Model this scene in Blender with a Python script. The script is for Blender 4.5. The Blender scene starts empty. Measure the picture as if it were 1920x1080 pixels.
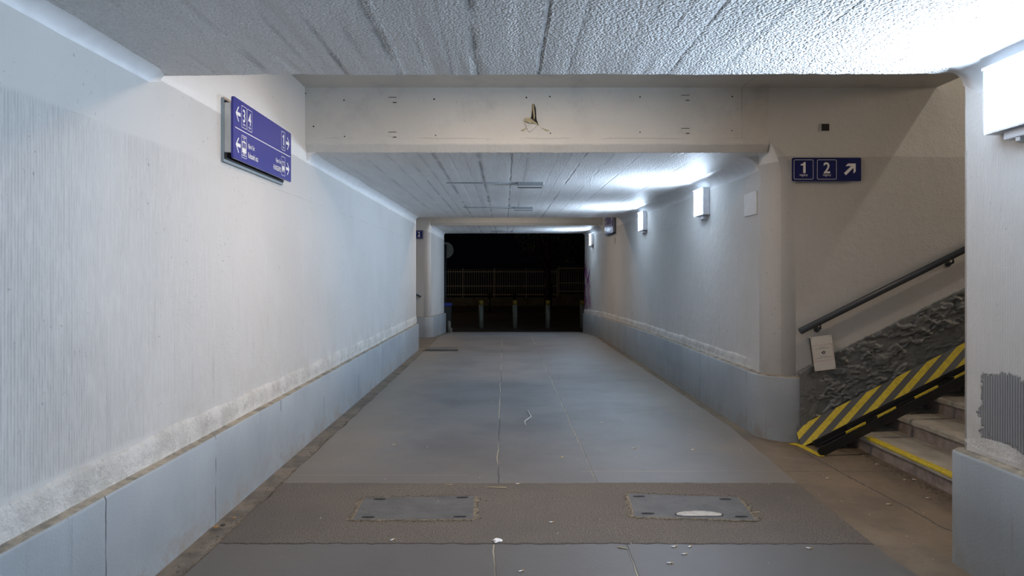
import bpy, bmesh, math, random
from mathutils import Vector, Matrix, noise
random.seed(7)
C = bpy.context.scene.collection
S = bpy.context.scene
PI = math.pi

# ------------------------------------------------------------------ camera, world, exposure
F = 1300.0            # focal length in pixels of the 1920 wide frame
VX, VY = 946.0, 514.0 # vanishing point of the tunnel
EYE = 1.55
cam = bpy.data.cameras.new('camera'); cam_o = bpy.data.objects.new('camera', cam); C.objects.link(cam_o)
cam_o.location = (0, 0, EYE); cam_o.rotation_euler = (PI/2, 0, 0)
cam.sensor_width = 36; cam.lens = 36*F/1920
cam.shift_x = (960-VX)/1920; cam.shift_y = (VY-540)/1920
cam.clip_start = 0.05; cam.clip_end = 300
S.camera = cam_o
S.view_settings.view_transform = 'Standard'; S.view_settings.look = 'None'
S.view_settings.gamma = 1; S.view_settings.exposure = 0.12; S.view_settings.use_curve_mapping = False
w = bpy.data.worlds.new('night'); S.world = w; w.use_nodes = True
w.node_tree.nodes['Background'].inputs[0].default_value = (0.5, 0.6, 1.0, 1)
w.node_tree.nodes['Background'].inputs[1].default_value = 0.0008

COOL = (0.63, 0.79, 1.0)
WARM = (1.0, 0.76, 0.56)
LAMP_STRENGTH = 225.0
def light(name, kind, loc, energy, color, size=0.3, aim=None, spot=None, blend=0.5, spread=None):
    l = bpy.data.lights.new(name, kind); l.energy = energy; l.color = color
    if kind == 'AREA':
        l.shape = 'RECTANGLE' if isinstance(size, tuple) else 'DISK'; l.size = size[0] if isinstance(size, tuple) else size
        if isinstance(size, tuple): l.size_y = size[1]
    else: l.shadow_soft_size = size
    if spread: l.spread = spread
    if spot: l.spot_size = spot; l.spot_blend = blend
    o = bpy.data.objects.new(name, l); C.objects.link(o); o.location = loc
    if aim is not None:
        o.rotation_euler = (Vector(aim)-Vector(loc)).to_track_quat('-Z', 'Y').to_euler()
    return o
# warm lamps up the two flights of stairs, and a weak sodium street lamp outside
light('stair_hall_light', 'AREA', (0.2, 4.95, 3.26), 46, WARM, (1.6, .3), (0.2, 4.95, 0))
light('stair_light', 'AREA', (8.4, 5.0, 3.7), 15, WARM, 1.2, (-1.8, 5.5, 1.0), spread=1.0)
light('stair_top_light', 'SPOT', (5.35, 5.15, 5.35), 75, (1.0, 0.90, 0.78), 0.05, (3.7, 6.3, 1.2), 1.5, 0.6)
light('far_hall_light', 'AREA', (0.0, 15.5, 3.24), 40, WARM, (1.2, .2), (0.0, 15.6, 0))
light('street_light', 'POINT', (-9.0, 33.0, 7.5), 210, (1.0, 0.76, 0.48), 0.3)

# tunnel stations along the view
D1, D2, D3, D4, D5 = 3.77, 6.50, 14.70, 17.55, 21.45
XL, XR = -1.87, 2.48
ZR = 3.30             # ceiling of the two stair halls

def lerp_tab(t, v):
    if v <= t[0][0]: return t[0][1]
    for (a, fa), (b, fb) in zip(t, t[1:]):
        if v <= b: return fa+(fb-fa)*(v-a)/(b-a)
    return t[-1][1]
def floor_z(y): return lerp_tab([(6.5, 0), (14.7, -.03), (17.55, -.03), (21.45, -.24)], y)
def plinth_l(y): return lerp_tab([(2, .54), (14.7, .505), (17.5, .47), (21.45, .345)], y)
def plinth_r(y): return lerp_tab([(3, .60), (6.5, .585), (12, .56), (17.5, .48), (21.45, .35)], y)
def fl(px, py, z=0.0):
    """floor point seen at a pixel of the 1920 frame"""
    d = (EYE-z)*F/(py-VY); return Vector(((px-VX)*d/F, d, z))
def at(px, py, d): return Vector(((px-VX)*d/F, d, EYE+(VY-py)*d/F))
def nz(x, y, z=0.0): return noise.noise(Vector((x, y, z)))

# ------------------------------------------------------------------ node helper
class NT:
    def __init__(s, name):
        s.m = bpy.data.materials.new(name); s.m.use_nodes = True; s.t = s.m.node_tree
        s.b = s.t.nodes['Principled BSDF']
        s.pos = s.t.nodes.new('ShaderNodeNewGeometry').outputs['Position']
        sp = s.t.nodes.new('ShaderNodeSeparateXYZ'); s.t.links.new(s.pos, sp.inputs[0])
        s.X, s.Y, s.Z = sp.outputs
    def put(s, sock, v):
        if v is None: return
        if hasattr(v, 'links') or isinstance(v, bpy.types.NodeSocket): s.t.links.new(v, sock)
        elif isinstance(v, tuple) and len(v) == 3 and sock.type == 'RGBA': sock.default_value = (*v, 1)
        else: sock.default_value = v
    def math(s, op, a, b=None, c=None, clamp=False):
        n = s.t.nodes.new('ShaderNodeMath'); n.operation = op; n.use_clamp = clamp
        s.put(n.inputs[0], a); s.put(n.inputs[1], b); s.put(n.inputs[2], c); return n.outputs[0]
    def step(s, v, a, b, o0=0.0, o1=1.0):
        n = s.t.nodes.new('ShaderNodeMapRange'); n.interpolation_type = 'SMOOTHSTEP'
        s.put(n.inputs[0], v); s.put(n.inputs[1], a); s.put(n.inputs[2], b); s.put(n.inputs[3], o0); s.put(n.inputs[4], o1)
        return n.outputs[0]
    def vec(s, sx=1, sy=1, sz=1, off=(0, 0, 0)):
        n = s.t.nodes.new('ShaderNodeMapping'); s.t.links.new(s.pos, n.inputs[0])
        n.inputs['Scale'].default_value = (sx, sy, sz); n.inputs['Location'].default_value = off; return n.outputs[0]
    def noise(s, scale, detail=3, rough=.5, v=None):
        n = s.t.nodes.new('ShaderNodeTexNoise'); s.put(n.inputs['Vector'], v or s.pos)
        n.inputs['Scale'].default_value = scale; n.inputs['Detail'].default_value = detail
        n.inputs['Roughness'].default_value = rough; return n.outputs[0]
    def voro(s, scale, v=None, feature='F1'):
        n = s.t.nodes.new('ShaderNodeTexVoronoi'); s.put(n.inputs['Vector'], v or s.pos); n.feature = feature
        n.inputs['Scale'].default_value = scale; return n.outputs['Distance']
    def mix(s, f, a, b, mode='MIX'):
        n = s.t.nodes.new('ShaderNodeMix'); n.data_type = 'RGBA'; n.blend_type = mode
        s.put(n.inputs[0], f); s.put(n.inputs[6], a); s.put(n.inputs[7], b); return n.outputs[2]
    def bump(s, h, dist, strength=1.0, prev=None):
        n = s.t.nodes.new('ShaderNodeBump'); s.put(n.inputs['Height'], h)
        n.inputs['Distance'].default_value = dist; s.put(n.inputs['Strength'], strength)
        if prev is not None: s.t.links.new(prev, n.inputs['Normal'])
        return n.outputs[0]
    def out(s, color, rough=.7, normal=None, metal=0, spec=None):
        s.put(s.b.inputs['Base Color'], color); s.put(s.b.inputs['Roughness'], rough)
        s.b.inputs['Metallic'].default_value = metal
        if spec is not None: s.b.inputs['Specular IOR Level'].default_value = spec
        if normal is not None: s.t.links.new(normal, s.b.inputs['Normal'])
        return s.m
    def line(s, v, c, wd):
        """1 on a line v==c of half width wd"""
        return s.step(s.math('ABSOLUTE', s.math('SUBTRACT', v, c)), wd*.5, wd, 1.0, 0.0)

def plain(name, col, rough=.6, metal=0, spec=None, grime=.12, nscale=18):
    n = NT(name); a = n.noise(nscale, 4)
    c = n.mix(n.math('MULTIPLY', n.step(a, .35, .75), grime*2), col, tuple(v*.55 for v in col))
    return n.out(c, rough, n.bump(n.noise(90, 2), .0006, .6), metal, spec)

# ------------------------------------------------------------------ materials
def wall_material(name, comb=True, patch=False, axis='Y', low=(.57, .56, .54), up=(.78, .77, .745), boundary=2.606):
    n = NT(name)
    along = n.Y if axis == 'Y' else n.X
    wob = n.math('MULTIPLY', n.math('SUBTRACT', n.noise(4, 2), .5), .025)
    zz = n.math('ADD', n.Z, wob)
    c = n.mix(n.step(zz, boundary-.006, boundary+.006), low, up)
    # a second repaint line and blotchy repainting
    c = n.mix(n.step(n.noise(.9, 3), .4, .7), c, n.mix(1.0, c, (.93, .93, .92), 'MULTIPLY'))
    # vertical rain and rub streaks
    st = n.step(n.noise(1, 5, .65, n.vec(26, 26, 1.3)), .56, .78)
    lowm = n.step(n.Z, .5, 2.1, 1.0, .1)
    c = n.mix(n.math('MULTIPLY', n.math('MULTIPLY', st, lowm), .6), c, (.30, .30, .31))
    # specks and small pits
    sp = n.step(n.noise(34, 2, .6), .685, .73)
    spm = n.step(n.noise(2.2, 2), .42, .62)
    c = n.mix(n.math('MULTIPLY', n.math('MULTIPLY', sp, spm), .6), c, (.16, .15, .14))
    # dirt above the ledge
    d = n.math('MULTIPLY', n.step(n.Z, .55, 1.05, 1.0, 0.0), n.step(n.noise(5, 5, .7), .42, .75))
    c = n.mix(n.math('MULTIPLY', d, .5), c, (.40, .36, .30))
    nrm = n.bump(n.noise(9, 5, .6), .012, .5)
    nrm = n.bump(n.noise(70, 3, .6), .0028, .7, nrm)
    if comb:
        per = 0.0175
        ph = n.math('ADD', n.math('MULTIPLY', along, 2*PI/per), n.math('MULTIPLY', n.noise(3, 2, .5, n.vec(1, 1, .3)), 7))
        g = n.math('POWER', n.math('MULTIPLY_ADD', n.math('SINE', ph), .5, .5), 1.6)
        band = n.math('MULTIPLY', n.step(zz, .70, .73), n.step(zz, 2.235, 2.265, 1.0, 0.0))
        fade = n.math('MULTIPLY', n.step(n.Y, 2.6, 5.0, 1.0, .12), n.step(n.noise(1.3, 3, .6, n.vec(1, 1, .35)), .22, .55, .35, 1.0))
        mk = n.math('MULTIPLY', n.math('MULTIPLY', band, fade), .3 if patch else 1.0)
        gr = n.math('MULTIPLY', n.math('SUBTRACT', 1.0, g), mk)
        broken = n.step(n.noise(1, 3, .6, n.vec(60, 60, 8)), .3, .62)
        c = n.mix(n.math('MULTIPLY', n.math('MULTIPLY', gr, broken), .42), c, (.20, .20, .20))
        nrm = n.bump(n.math('MULTIPLY', g, mk), .0032, .8, nrm)
        ln = n.line(n.math('ADD', zz, 0.0), 2.25, .004)
        c = n.mix(n.math('MULTIPLY', n.math('MULTIPLY', ln, n.step(n.noise(2.5), .45, .6)), .5), c, (.3, .29, .27))
        if patch:
            # bare combed mortar where the paint has come off, near corner of the right-hand wall
            e = n.math('MULTIPLY', n.math('SUBTRACT', n.noise(9, 4, .65), .5), .22)
            my = n.step(n.math('ADD', n.Y, e), 3.60, 3.615, 1.0, 0.0)
            mz = n.math('MULTIPLY', n.step(n.math('ADD', n.Z, e), .69, .70), n.step(n.math('ADD', n.Z, e), 1.04, 1.055, 1.0, 0.0))
            mp = n.math('MULTIPLY', my, mz)
            dark = n.mix(g, (.19, .195, .20), (.38, .39, .40))
            c = n.mix(mp, c, dark)
            nrm = n.bump(n.math('MULTIPLY', g, mp), .005, 1.0, nrm)
            nrm = n.bump(mp, .006, 1.0, nrm)
    if name == 'lintel_paint':
        sm = n.math('MULTIPLY', n.step(n.noise(2.4, 5, .7), .48, .72), n.step(n.Z, 2.95, 3.2, .45, 1.0))
        c = n.mix(n.math('MULTIPLY', sm, .35), c, (.30, .30, .31))
        ln = n.math('MULTIPLY', n.math('ADD', n.line(zz, 2.822, .004), n.math('MULTIPLY', n.line(n.X, 2.225, .006), n.step(n.Z, 2.82, 2.83)), clamp=True), n.step(n.noise(2.1), .42, .55))
        c = n.mix(n.math('MULTIPLY', ln, .5), c, (.22, .2, .17))
    return n.out(c, .55, nrm, spec=.35)

def ceiling_material(name, shift=0.0):
    n = NT(name)
    j = [(-1.55, .012, .5), (-1.27, .02, .6), (-1.02, .012, .45), (-.85, .012, .7), (-.71, .018, .5), (-.571, .024, 1), (-.29, .012, .5), (-.148, .026, 1), (.18, .012, .8),
         (.34, .014, .45), (.62, .01, .5), (.885, .010, .8), (1.15, .014, .5), (1.42, .010, .6), (1.75, .010, .4), (2.0, .010, .5)]
    t = n.t.nodes.new('ShaderNodeValToRGB'); cr = t.color_ramp
    wob = n.math('MULTIPLY', n.math('SUBTRACT', n.noise(2.5, 3, .6), .5), .02)
    n.put(t.inputs[0], n.math('DIVIDE', n.math('ADD', n.math('ADD', n.math('ADD', n.X, shift), wob), 1.9), 4.4))
    els = []
    for k, (x, wd, a) in enumerate(j[:10]):
        u = (x+1.9)/4.4; h = wd/4.4
        els += [(u-h, 0), (u, a), (u+h, 0)]
    while len(cr.elements) < len(els): cr.elements.new(.5)
    for e, (p, v) in zip(cr.elements, els): e.position = p; e.color = (v, v, v, 1)
    t2 = n.t.nodes.new('ShaderNodeValToRGB'); cr = t2.color_ramp; n.t.links.new(t.inputs[0].links[0].from_socket, t2.inputs[0])
    els = []
    for (x, wd, a) in j[10:]+[(-.42, .01, .35), (.75, .01, .3)]:
        u = (x+1.9)/4.4; h = wd/4.4; els.append((u, h, a))
    els.sort(); el2 = []
    for u, h, a in els: el2 += [(u-h, 0), (u, a), (u+h, 0)]
    while len(cr.elements) < len(el2): cr.elements.new(.5)
    for e, (p, v) in zip(cr.elements, el2): e.position = p; e.color = (v, v, v, 1)
    seam = n.math('ADD', t.outputs[0], t2.outputs[0])
    brk = n.step(n.noise(1, 3, .6, n.vec(3, 1.6, 1)), .36, .56)
    seam = n.math('MULTIPLY', seam, brk)
    board = n.noise(1, 1, .3, n.vec(5.5, .25, 1))
    c = n.mix(n.step(n.noise(1, 4, .6, n.vec(7, 1.2, 1)), .35, .7), (.93, .93, .92), (.86, .86, .85))
    vr = n.voro(78); gr = n.math('ADD', n.math('MULTIPLY', n.math('SUBTRACT', .75, vr), .55), n.math('MULTIPLY', n.noise(95, 2, .6), .5))
    c = n.mix(n.step(gr, .30, .50, .14, 0.0), c, (.36, .36, .37))
    c = n.mix(n.math('MULTIPLY', seam, .62), c, (.14, .14, .14))
    nrm = n.bump(board, .018, .4)
    nrm = n.bump(seam, -.02, 1.0, nrm)
    nrm = n.bump(n.noise(45, 3, .6), .012, .8, nrm)
    nrm = n.bump(gr, .018, 1.0, nrm)
    return n.out(c, .55, nrm, spec=.22)

def asphalt_material():
    n = NT('asphalt')
    a = n.noise(1.1, 5, .6)
    c = n.mix(n.step(a, .35, .7), (.150, .150, .152), (.105, .106, .110))
    # fine aggregate
    c = n.mix(n.step(n.noise(160, 2), .55, .72, 0, .4), c, (.26, .25, .24))
    # drag marks across the floor
    dm = n.math('MULTIPLY', n.step(n.noise(1, 4, .7, n.vec(1.6, 16, 1)), .58, .72), n.step(n.noise(1.7), .5, .62))
    c = n.mix(n.math('MULTIPLY', dm, .6), c, (.055, .055, .055))
    # brown dust towards the walls
    ax = n.math('ABSOLUTE', n.math('SUBTRACT', n.X, .35))
    ds = n.math('MULTIPLY', n.step(n.math('ADD', ax, n.math('MULTIPLY', n.noise(3, 4), .9)), 1.45, 2.4), .75)
    c = n.mix(ds, c, (.22, .185, .145))
    near = n.step(n.math('ADD', n.Y, n.math('MULTIPLY', n.noise(2, 4), 1.4)), 5.6, 7.6, .55, 0.0)
    c = n.mix(near, c, (.125, .108, .09))
    c = n.mix(n.step(n.Y, 3.97, 3.99, .6, 0.0), c, (.085, .082, .075))
    # long joints between the asphalt lanes
    wob = n.math('MULTIPLY', n.math('SUBTRACT', n.noise(1.6, 3, .6), .5), .06)
    xx = n.math('ADD', n.X, wob)
    out = n.math('SUBTRACT', 1.0, n.math('MULTIPLY', n.step(n.Y, 3.97, 3.98), n.step(n.Y, 5.14, 5.15, 1.0, 0.0)))
    l1 = n.math('MULTIPLY', n.line(xx, -.055, .0065), out)
    l2 = n.math('MULTIPLY', n.line(xx, .69, .007), out)
    tan = n.step(n.noise(.8), .42, .55)
    jc = n.mix(tan, (.05, .05, .05), (.42, .35, .24))
    c = n.mix(n.math('MULTIPLY', n.math('ADD', l1, n.math('MULTIPLY', l2, .7), clamp=True), .9), c, jc)
    tl = n.math('MULTIPLY', n.line(n.math('ADD', n.Y, wob), 5.46, .008), n.step(n.X, .6, .62))
    tl2 = n.math('MULTIPLY', n.line(n.math('ADD', n.Y, wob), 5.35, .008), n.step(n.X, -.3, -.28, 1.0, 0.0))
    c = n.mix(n.math('MULTIPLY', n.math('ADD', tl, tl2), .6), c, (.26, .21, .15))
    # the coarse brown repair strip across the passage
    e = n.math('MULTIPLY', n.math('SUBTRACT', n.noise(12, 3), .5), .05)
    ye = n.math('ADD', n.Y, e)
    strip = n.math('MULTIPLY', n.step(ye, 3.975, 3.985), n.step(ye, 5.13, 5.17, 1.0, 0.0))
    grain = n.noise(130, 2, .7)
    sc = n.mix(n.step(grain, .38, .62), (.065, .056, .047), (.205, .17, .135))
    sc = n.mix(n.step(n.noise(1.5, 4), .4, .7, 0, .5), sc, (.10, .09, .08))
    c = n.mix(strip, c, sc)
    seam = n.line(ye, 3.985, .012)
    c = n.mix(n.math('MULTIPLY', seam, .85), c, (.05, .045, .04))
    nrm = n.bump(n.noise(150, 2), .0012, .8)
    nrm = n.bump(n.math('MULTIPLY', n.noise(120, 3, .7), strip), .009, 1.0, nrm)
    nrm = n.bump(n.noise(2.5, 4), .012, .5, nrm)
    nrm = n.bump(n.math('ADD', seam, n.math('ADD', l1, l2)), -.006, 1.0, nrm)
    return n.out(c, n.mix(strip, (.52,)*3, (.8,)*3), nrm, spec=.4)

def concrete_material(name, base, dark, scale=3.0, crack=False, rough=.75):
    n = NT(name)
    c = n.mix(n.step(n.noise(scale, 6, .65), .35, .68), base, dark)
    c = n.mix(n.step(n.noise(45, 3, .6), .58, .75, 0, .5), c, tuple(v*.5 for v in base))
    nrm = n.bump(n.noise(60, 4, .6), .003, .8)
    nrm = n.bump(n.noise(6, 5, .6), .014, .5, nrm)
    if name == 'patched_plaster':
        nrm = n.bump(n.noise(14, 6, .72), .03, .9, nrm)
        c = n.mix(n.step(n.noise(9, 6, .75), .56, .66, 0, .45), c, (.30, .27, .23))
    if crack:
        wob = n.math('MULTIPLY', n.math('SUBTRACT', n.noise(4, 4, .7), .5), .10)
        l = n.line(n.math('ADD', n.math('ADD', n.X, wob), n.math('MULTIPLY', n.Y, .05)), 2.93, .009)
        l = n.math('MULTIPLY', l, n.step(n.Y, 6.2, 6.3, 1.0, 0.0))
        t = n.line(n.math('ADD', n.Y, wob), 5.5, .006)
        l = n.math('ADD', l, t, clamp=True)
        c = n.mix(n.math('MULTIPLY', l, .8), c, (.07, .06, .05))
        nrm = n.bump(l, -.006, 1.0, nrm)
    return n.out(c, rough, nrm)

def plinth_material():
    n = NT('plinth_paint')
    c = n.mix(n.step(n.noise(1.3, 4), .35, .7), (.305, .335, .355), (.255, .285, .305))
    st = n.step(n.noise(1, 5, .7, n.vec(20, 20, 1.2)), .58, .8)
    c = n.mix(n.math('MULTIPLY', st, .5), c, (.12, .12, .125))
    # rubbed dust near the floor
    d = n.math('MULTIPLY', n.step(n.Z, 0, .22, .8, 0.0), n.step(n.noise(7, 5, .7), .4, .7))
    c = n.mix(d, c, (.26, .22, .17))
    crk = None
    for y, wd in ((3.15, .004), (4.35, .004), (5.62, .006), (6.95, .005), (8.6, .006), (10.3, .006), (12.2, .006), (16.0, .01)):
        wob = n.math('MULTIPLY', n.math('SUBTRACT', n.noise(8, 3), .5), .03)
        l = n.math('MULTIPLY', n.line(n.math('ADD', n.Y, wob), y, wd), n.step(n.noise(3.7), .42, .5))
        crk = l if crk is None else n.math('ADD', crk, l, clamp=True)
    c = n.mix(n.math('MULTIPLY', crk, .85), c, (.04, .04, .04))
    chips = n.step(n.noise(22, 3, .7), .74, .78)
    c = n.mix(n.math('MULTIPLY', chips, .7), c, (.6, .6, .6))
    nrm = n.bump(n.noise(5, 4), .010, .5)
    nrm = n.bump(n.noise(80, 2), .0015, .7, nrm)
    nrm = n.bump(crk, -.01, 1.0, nrm)
    return n.out(c, .5, nrm, spec=.4)

M = {}
M['wall'] = wall_material('wall_paint')
M['wall_patch'] = wall_material('wall_paint_worn', patch=True)
M['stair_wall'] = wall_material('stair_wall_paint', comb=False, axis='X', low=(.49, .487, .47), up=(.60, .60, .575), boundary=2.65)
M['lintel'] = wall_material('lintel_paint', comb=False, axis='X', low=(.61, .60, .56), up=(.61, .60, .56))
M['cove'] = plain('cove_paint', (.74, .745, .75), .5, grime=.1, nscale=9)
M['ceiling'] = ceiling_material('ceiling_paint')
M['ceiling2'] = ceiling_material('ceiling_paint_far', .11)
M['asphalt'] = asphalt_material()
M['gutter'] = concrete_material('gutter_concrete', (.20, .165, .125), (.10, .085, .068), 5)
M['apron'] = concrete_material('apron_concrete', (.19, .145, .095), (.125, .095, .065), 1.6, crack=True)
M['plinth'] = plinth_material()
M['ledge'] = concrete_material('ledge_dirt', (.33, .28, .21), (.14, .125, .10), 9)
M['patchband'] = concrete_material('patched_plaster', (.66, .64, .60), (.50, .48, .44), 5, rough=.6)
M['rough'] = concrete_material('rough_plaster_paint', (.155, .165, .165), (.115, .125, .128), 3, rough=.42)
M['step'] = concrete_material('step_concrete', (.40, .37, .31), (.29, .265, .22), 4)
M['riser'] = concrete_material('riser_concrete', (.30, .245, .215), (.17, .14, .125), 9)
M['yellow'] = plain('worn_yellow_paint', (.60, .46, .03), .6, grime=.3, nscale=30)
M['dark_grey'] = plain('dark_grey_paint', (.075, .08, .08), .5)
M['black'] = plain('black_steel', (.012, .013, .015), .35)
M['rail'] = plain('rail_paint', (.045, .052, .06), .35)
M['sign_blue'] = plain('sign_blue', (.035, .035, .26), .22, grime=.03, spec=.5)
M['sign_navy'] = plain('sign_navy', (.009, .016, .115), .35, grime=.05, spec=.3)
M['sign_white'] = plain('sign_white', (.80, .80, .80), .4, grime=.03)
M['sign_back'] = plain('sign_backing', (.07, .065, .055), .5)
M['sign_pale'] = plain('sign_pale_edge', (.34, .38, .39), .4)
M['alu'] = plain('aluminium', (.55, .56, .56), .35, metal=.7)
M['lamp_house'] = plain('lamp_housing', (.62, .63, .66), .4)
M['metal_grey'] = plain('grey_sheet_metal', (.30, .33, .35), .45)
M['void'] = plain('dark_void', (.012, .012, .012), .8)
M['plate'] = concrete_material('cover_plate', (.105, .102, .098), (.075, .075, .073), 6, rough=.7)
M['mortar'] = concrete_material('pale_mortar', (.46, .44, .40), (.30, .28, .25), 14)
M['rubble'] = concrete_material('crumbled_edge', (.22, .17, .105), (.05, .043, .035), 45)
M['paper'] = plain('paper', (.78, .77, .75), .7, grime=.05)
M['notice'] = plain('notice_paper', (.62, .61, .57), .5, grime=.04)
M['notice_red'] = plain('notice_red', (.45, .06, .07), .5, grime=0)
M['ink'] = plain('ink', (.06, .06, .09), .5, grime=0)
M['filter'] = plain('cigarette_filter', (.55, .33, .13), .7)
M['leaf'] = plain('dry_leaf', (.30, .16, .05), .7)
M['straw'] = plain('straw', (.55, .45, .26), .7)
M['peel'] = plain('peeled_paint', (.42, .37, .22), .6)
M['graffiti'] = plain('graffiti_purple', (.40, .10, .36), .5, grime=.2)
M['bollard'] = plain('bollard_paint', (.17, .20, .165), .6)
M['bollard_top'] = plain('bollard_yellow', (.27, .21, .03), .6)
M['fence'] = plain('fence_paint', (.55, .50, .42), .6)
M['kerbwall'] = concrete_material('low_wall_concrete', (.22, .19, .14), (.12, .10, .08), 2)
M['road'] = concrete_material('road_asphalt', (.06, .045, .035), (.03, .026, .022), .25)
M['bark'] = plain('bark', (.05, .04, .03), .9)
M['foliage'] = plain('foliage', (.16, .17, .05), .8)
M['bin_blue'] = plain('bin_blue', (.03, .05, .30), .5)
M['bin_dark'] = plain('bin_dark', (.03, .035, .035), .6)
M['concrete_post'] = plain('post_concrete', (.20, .20, .165), .8)
def emit(name, col, st):
    m = bpy.data.materials.new(name); m.use_nodes = True; b = m.node_tree.nodes['Principled BSDF']
    b.inputs['Base Color'].default_value = (.8, .8, .8, 1)
    b.inputs['Emission Color'].default_value = (*col, 1); b.inputs['Emission Strength'].default_value = st; return m
M['diffuser'] = emit('lamp_diffuser', COOL, LAMP_STRENGTH)

# ------------------------------------------------------------------ mesh helpers
def bx(bm, x0, x1, y0, y1, z0, z1, mi=0, bev=0):
    v = [bm.verts.new((x, y, z)) for x in (x0, x1) for y in (y0, y1) for z in (z0, z1)]
    fs = [bm.faces.new([v[i] for i in q]) for q in ((0, 1, 3, 2), (4, 6, 7, 5), (0, 4, 5, 1), (2, 3, 7, 6), (0, 2, 6, 4), (1, 5, 7, 3))]
    for f in fs: f.material_index = mi
    if bev:
        es = list({e for f in fs for e in f.edges})
        bmesh.ops.bevel(bm, geom=es, offset=bev, segments=2, affect='EDGES', profile=.5)
def tube(bm, pts, r, n=14, mi=0, cap=True):
    rings = []
    pts = [Vector(p) for p in pts]; rr = r if isinstance(r, (list, tuple)) else [r]*len(pts)
    for i, p in enumerate(pts):
        d = (pts[min(i+1, len(pts)-1)]-pts[max(i-1, 0)]).normalized()
        a = d.cross(Vector((0, 0, 1)) if abs(d.z) < .9 else Vector((1, 0, 0))).normalized(); b = d.cross(a)
        rings.append([bm.verts.new(p+(a*math.cos(t)+b*math.sin(t))*rr[i]) for t in (2*PI*k/n for k in range(n))])
    for p, q in zip(rings, rings[1:]):
        for k in range(n):
            f = bm.faces.new((p[k], p[(k+1) % n], q[(k+1) % n], q[k])); f.material_index = mi; f.smooth = True
    if cap:
        for rg in (rings[0], rings[-1]): bm.faces.new(rg).material_index = mi
def poly(bm, pts, d, mi=0):
    """prism: polygon pts extruded by vector d"""
    a = [bm.verts.new(p) for p in pts]; b = [bm.verts.new(Vector(p)+Vector(d)) for p in pts]
    bm.faces.new(a).material_index = mi; bm.faces.new(b[::-1]).material_index = mi
    for k in range(len(a)):
        bm.faces.new((a[k], b[k], b[(k+1) % len(a)], a[(k+1) % len(a)])).material_index = mi
def obj(name, bm, mats, parent=None, smooth=False):
    bmesh.ops.recalc_face_normals(bm, faces=bm.faces)
    me = bpy.data.meshes.new(name); bm.to_mesh(me); bm.free()
    for m in (mats if isinstance(mats, (list, tuple)) else [mats]): me.materials.append(m if not isinstance(m, str) else M[m])
    if smooth:
        for p in me.polygons: p.use_smooth = True
    o = bpy.data.objects.new(name, me); C.objects.link(o)
    if parent is not None: o.parent = parent
    return o
def nb(): return bmesh.new()
def struct(name, bm, mats, smooth=False):
    o = obj(name, bm, mats, None, smooth); o['kind'] = 'structure'; return o
def tag(o, label, cat, group=None):
    o['label'] = label; o['category'] = cat
    if group: o['group'] = group
    return o
def thing(name, label, cat, loc=(0, 0, 0), rz=0, group=None):
    o = bpy.data.objects.new(name, None); C.objects.link(o); o.empty_display_size = .1
    o.location = loc; o.rotation_euler = (0, 0, rz); return tag(o, label, cat, group)
def dup(root, loc, rz, label, group=None):
    r = root.copy(); C.objects.link(r); r.location = loc; r.rotation_euler = (0, 0, rz); r['label'] = label
    if group: r['group'] = group
    for ch in list(root.children):
        c = ch.copy(); C.objects.link(c); c.parent = r
        for g in ch.children:
            d = g.copy(); C.objects.link(d); d.parent = c
    return r

# ------------------------------------------------------------------ walls
def ring_pts(A, Cn, B, R, off=0.0, stepA=None, stepB=None, n=12):
    """plan points A -> rounded corner -> B, pushed outward by off"""
    A, Cn, B = Vector(A), Vector(Cn), Vector(B)
    a = (A-Cn).normalized(); b = (B-Cn).normalized()
    c2 = Cn - (a+b)*off; R = R+off
    A2 = A - b*off; B2 = B - a*off
    s = c2+a*R; e = c2+b*R; cen = c2+(a+b)*R
    pts = []
    nA = max(1, int((A2-s).length/stepA)) if stepA else 1
    pts += [A2.lerp(s, k/nA) for k in range(nA)]
    for k in range(n+1):
        t = PI/2*k/n
        pts.append(cen - b*R*math.cos(t) - a*R*math.sin(t) if R > 1e-5 else c2.copy())
    nB = max(1, int((B2-e).length/stepB)) if stepB else 1
    pts += [e.lerp(B2, k/nB) for k in range(1, nB+1)]
    return pts
def wall_block(name, A, Cn, B, back, Rf, zs, mats, mi_fn=None):
    bm = nb(); rings = []
    for z in zs:
        pts = ring_pts(A, Cn, B, max(Rf(z), .002))+[Vector(back)]
        rings.append([bm.verts.new((p.x, p.y, z)) for p in pts])
    n = len(rings[0])
    for p, q in zip(rings, rings[1:]):
        for k in range(n):
            f = bm.faces.new((p[k], p[(k+1) % n], q[(k+1) % n], q[k]))
            f.smooth = (0 < k < 13)
            if mi_fn: f.material_index = mi_fn(k, n)
    bm.faces.new(rings[-1]); bm.faces.new(rings[0])
    return struct(name, bm, mats)
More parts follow.
